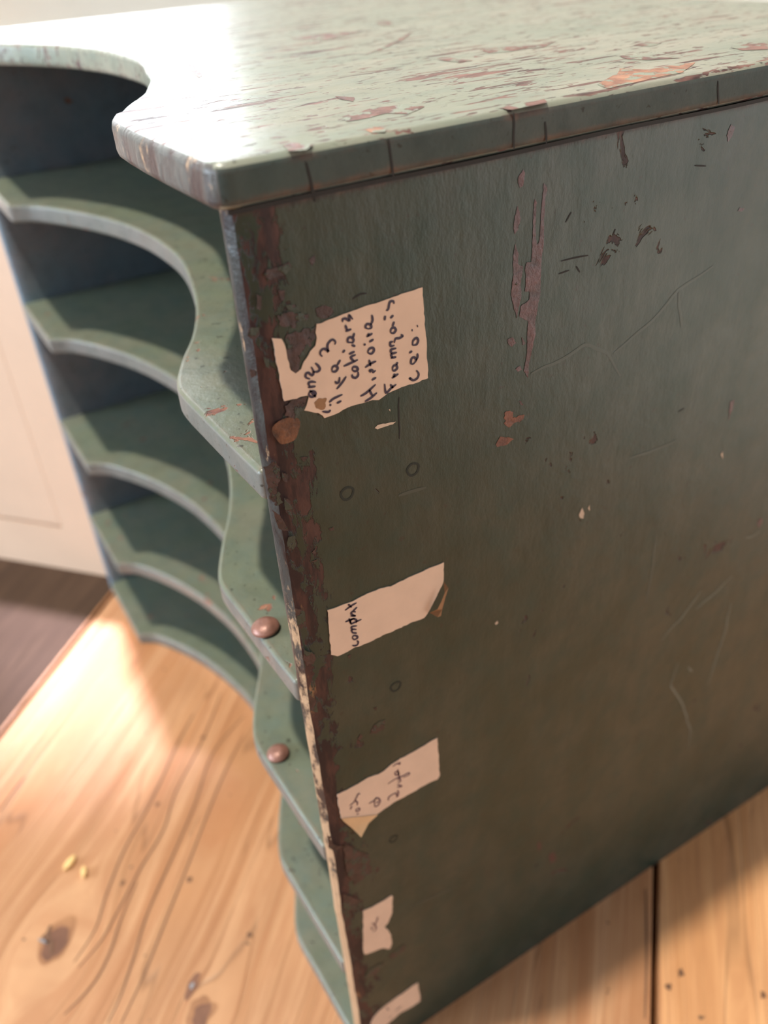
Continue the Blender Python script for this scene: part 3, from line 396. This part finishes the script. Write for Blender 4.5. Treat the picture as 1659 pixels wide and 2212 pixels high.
# top board (with its chips and the cracks in its side grain)
tb = board('top_board', XL, 0.0, ZTT, TK, [M_top], dy=-0.03, rnd=0.07, bev=0.034, wob=0.012)
bm = bmesh.new(); bm.from_mesh(tb.data)
for f in bm.faces:                                              # side face gets a darker copy of the paint, its shade put in
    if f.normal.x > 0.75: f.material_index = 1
    elif f.normal.y < -0.5 and f.calc_center_median().y < 0.10*U and f.calc_center_median().x > -1.1*U: f.material_index = 5
for i, L in enumerate(TOPCHIPS):
    patch(bm, rough_outline(L, 0.02, 0.007, i), on_top(ZTT+0.0012), 2 if i not in (0, 3) else 4)
stroke(bm, [(0.0+3.7*k/30, ZT+0.002*math.sin(7*k)) for k in range(31)], 0.013, on_side(0.0012), 3, False)  # painted dark line for the gap shadow between top and panel
for L in CRACKS[:5]: stroke(bm, rough_outline(L, 0.03, 0.006, 2, False), 0.008, on_side(0.0015), 3)
bm.to_mesh(tb.data); bm.free()
def worn_edge(name, pale_z=None, dim=1.0):
    t = NT(name); a = t.noise(t.mapping((1, 1, 0.5)), 150, 6, 0.7, 0.4); b = t.noise(t.mapping((1, 1, 0.5), loc=(3, 1, 2)), 260, 5, 0.7)
    c = t.mix(t.ramp(a, (0.42, 0.0), (0.56, 1.0)), (0.075*dim, 0.040*dim, 0.036*dim), (0.15*dim, 0.145*dim, 0.13*dim))
    tan = t.ramp(b, (0.60, 0.0), (0.66, 1.0))
    if pale_z:
        k = t.new('ShaderNodeMapRange'); t.l.new(t.sep()[2], k.inputs[0]); k.inputs[1].default_value = pale_z[0]*U; k.inputs[2].default_value = pale_z[1]*U
        tan = t.ramp(t.math('ADD', b, t.math('MULTIPLY', k.outputs[0], 0.28)), (0.58, 0.0), (0.68, 1.0))
    c = t.mix(tan, c, (0.46, 0.29, 0.17))
    return t.out(c, 0.42, t.bump(a, 0.8, 0.0008))
M_wornfront = worn_edge('worn_front_edge', None, 0.75)
M_wornpanel = worn_edge('worn_panel_front', (3.9, 1.5), 0.34)
M_topside = paint('shaded_green_paint_top_side', (0.055, 0.075, 0.066), (0.07, 0.08, 0.07), (0.045, 0.065, 0.06), chips=0.0, edge=0.7, dirt=0.7, rough=0.6, spec=0.2)
for m in (M_topside, M_topred, M_dark, M_toporange, M_wornfront): tb.data.materials.append(m)
# shelves
M_frontedge = paint('rubbed_front_edge', (0.17, 0.165, 0.14), (0.19, 0.17, 0.15), (0.14, 0.15, 0.135), stretch=(1, 1, 1), chips=0.1, edge=0.3, dirt=0.5, rough=0.45)
for i, z in enumerate(ZS):
    o = board('bottom_board' if i == 4 else 'shelf', XL+PT, -PT, z, TK, [M_shelf, M_frontedge], y1=D-0.08, dy=0.0)
    for f in o.data.polygons:
        if f.normal.y < -0.25 and abs(f.normal.z) < 0.5: f.material_index = 1
    if i == 1 or i == 2:
        c = [(-0.45, 0.035), (-0.715, 0.06)][i-1]; R = 0.062 if i == 1 else 0.060
        b = bmesh.new(); rings = []
        prof = [(0.30, -0.06), (0.30, 0.006), (0.97, 0.010), (1.0, 0.02), (0.96, 0.034), (0.8, 0.052), (0.55, 0.066), (0.28, 0.074)]
        for r, h in prof: rings.append([b.verts.new((r*R*U*math.cos(a), r*R*U*math.sin(a), h*0.6*U)) for a in [2*math.pi*k/36 for k in range(36)]])
        for p, q2 in zip(rings, rings[1:]):
            for k in range(36): b.faces.new((p[k], p[(k+1) % 36], q2[(k+1) % 36], q2[k]))
        b.faces.new(rings[-1]); b.faces.new(rings[0][::-1])
        n = obj('nail', b, M_nail, o, (c[0]*U, c[1]*U, z*U)); n['label'] = 'rusty brown domed nail head'
        n.rotation_euler = (0.06, -0.05, 0)
# side panels: subdivided front arris, worn uneven
def side_panel(x0, x1, mats, worn):
    bm = bmesh.new(); n = 90; bo = 0.0
    prof = lambda z: (0.007*noise.noise(Vector((3, 1, z*2.2)))+0.004*noise.noise(Vector((9, 4, z*9)))+0.002*noise.noise(Vector((2, 7, z*25)))) if worn else 0.0
    rows = []
    for k in range(n+1):
        z = ZT*k/n; w = prof(z); v = 0.007*noise.noise(Vector((5, 5, z*6))) if worn else 0
        P = [(x0, D), (x0, 0.03), (x0+0.012, 0.008+w*.4), (x0+0.035, 0.002+w), (x1-0.045+v, 0.004+w), (x1-0.018+v*.6, 0.018+w), (x1-0.004, 0.05+abs(v)), (x1, 0.10+abs(v)*2), (x1, 0.5), (x1, D)]
        rows.append([bm.verts.new((x*U, y*U, z*U)) for x, y in P])
    m = len(rows[0])
    for a, b in zip(rows, rows[1:]):
        for k in range(m): bm.faces.new((a[k], a[(k+1) % m], b[(k+1) % m], b[k]))
    bm.faces.new(rows[0][::-1]); bm.faces.new(rows[-1])
    bmesh.ops.recalc_face_normals(bm, faces=bm.faces)
    return bm
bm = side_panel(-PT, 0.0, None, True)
for f in bm.faces:
    if f.normal.y < -0.7: f.material_index = 9
for i, L in enumerate(CHIPS):
    h = 0.0016 if min(p[0] for p in L) > 0.12 else 0.0022
    ext = min(max(p[0] for p in L)-min(p[0] for p in L), max(p[1] for p in L)-min(p[1] for p in L))
    patch(bm, rough_outline(L, 0.007, 0.0035 if ext < 0.05 or i == 0 else 0.010, i), on_side(h), 2 if i in (6, 7) else (10 if max(p[0] for p in L) < 0.62 else 1))
for L in PALE: patch(bm, rough_outline(L, 0.01, 0.004, 3), on_side(0.002), 3)
for L in SCR: stroke(bm, rough_outline(L, 0.05, 0.008, 1, False), 0.013, on_side(0.0014), 4)
for L in SCR_FAINT: stroke(bm, rough_outline(L, 0.05, 0.008, 1, False), 0.014, on_side(0.0010), 5)
for L in CRACKS[5:]: stroke(bm, rough_outline(L, 0.03, 0.006, 2, False), 0.006, on_side(0.0012), 6)
for (y, z, r) in RINGS:
    R = 0.024 if r > 12 else 0.021
    stroke(bm, [(y+R*math.cos(a)*(1+.08*math.sin(3*a)), z+R*math.sin(a)) for a in [2*math.pi*k/14 for k in range(15)]], 0.009, on_side(0.0012), 7, False)
patch(bm, [(KNOT[0]+0.050+0.046*math.cos(a)*(1+.15*math.sin(3*a)), KNOT[1]+0.050*math.sin(a)*(1+.12*math.cos(2*a))) for a in [2*math.pi*k/24 for k in range(24)]], on_side(0.0018), 8)
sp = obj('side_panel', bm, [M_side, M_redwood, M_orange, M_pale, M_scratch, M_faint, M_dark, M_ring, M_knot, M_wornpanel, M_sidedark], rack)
sp['label'] = 'right side panel with chipped front edge and paper labels'
bm = side_panel(XL, XL+PT, None, False); obj('side_panel', bm, M_inner, rack)
bm = bmesh.new(); box(bm, (XL+PT, D-0.08, 0.0), (-PT, D, ZT)); obj('back_panel', bm, M_inner, rack)

# paper labels glued to the right side panel, with their handwriting
WHAT = ['torn cream paper label with six lines of handwriting, the topmost and largest', 'cream paper label with one written word and a folded corner, second from the top', 'cream paper label with three faded words and a yellow lifted corner, third from the top',
        'small torn cream paper label, second from the bottom', 'narrow torn strip of cream paper, lowest on the panel']
for i, (outl, strokes) in enumerate(LABELS):
    th = 0.004; pts = rough_outline(outl, 0.012, 0.004, i+20)
    bm = bmesh.new()
    lo = [bm.verts.new((0.0006*U, y*U, z*U)) for y, z in pts]; hi = [bm.verts.new((th*U, y*U, z*U)) for y, z in pts]
    fill(bm, hi); n = len(pts)
    for k in range(n): bm.faces.new((lo[k], lo[(k+1) % n], hi[(k+1) % n], hi[k]))
    if i == 1:                                                   # folded corner, standing slightly proud
        F = [Vector(p) for p in FOLD]; vs = [bm.verts.new(((th+(0.006 if k in (0, 4) else 0.035))*U, p.x*U, p.y*U)) for k, p in enumerate(F)]
        fill(bm, vs, 1)
    if i == 2:                                                   # lifted yellow corner
        zs = sorted(outl, key=lambda p: p[1])[0]
        e = [p for p in outl]; idx = e.index(zs)
        tri = e[idx-2:idx+4]
        vs = [bm.verts.new(((th+(0.03 if p == zs else 0.004))*U, p[0]*U, p[1]*U)) for p in tri]
        fill(bm, vs, 2)
    if i == 0:                                                   # glue stain
        patch(bm, blob((outl[35][0]+0.012, outl[35][1]+0.03), 0.022, 0.020, 0, 3, 0.5), on_side(th+0.001), 1)
    lb = obj('paper_label', bm, [M_paper, M_paperfold, M_papertan], rack); lb['label'] = WHAT[i]
    bm = bmesh.new()
    for L in strokes: stroke(bm, L, 0.0085, on_side(th+0.0016), 0)
    obj('handwriting', bm, M_ink if i < 2 else M_inkfade, lb)

# two crumbs of yellow wood on the floor
for k, (c, r) in enumerate([(FLOORDOTS[3], 0.055), (FLOORDOTS[4], 0.04)]):
    bm = bmesh.new(); P = []
    for j in range(9):
        a = 2*math.pi*j/9; P.append((r*math.cos(a)*(1.2+0.3*noise.noise(Vector((j, k, 1)))), r*0.5*math.sin(a)*(1+0.5*noise.noise(Vector((j, k, 5))))))
    prism(bm, P, 0, 0.035); bevel(bm, 0.01, 2)
    o = obj('wood_splinter', bm, plain('pale_yellow_splinter_%s' % 'ab'[k], (0.95, 0.62, 0.26), 0.4, 0.2), None, (c[0]*U, c[1]*U, 0.004*U))
    o.rotation_euler = (0, 0, 2.2+0.7*k); o['category'] = 'splinter'; o['group'] = 'splinters on the floor'
    o['label'] = ['pale yellow wood splinter on the pine floor, the larger and brighter one', 'small amber wood splinter on the pine floor, beside the brighter one'][k]
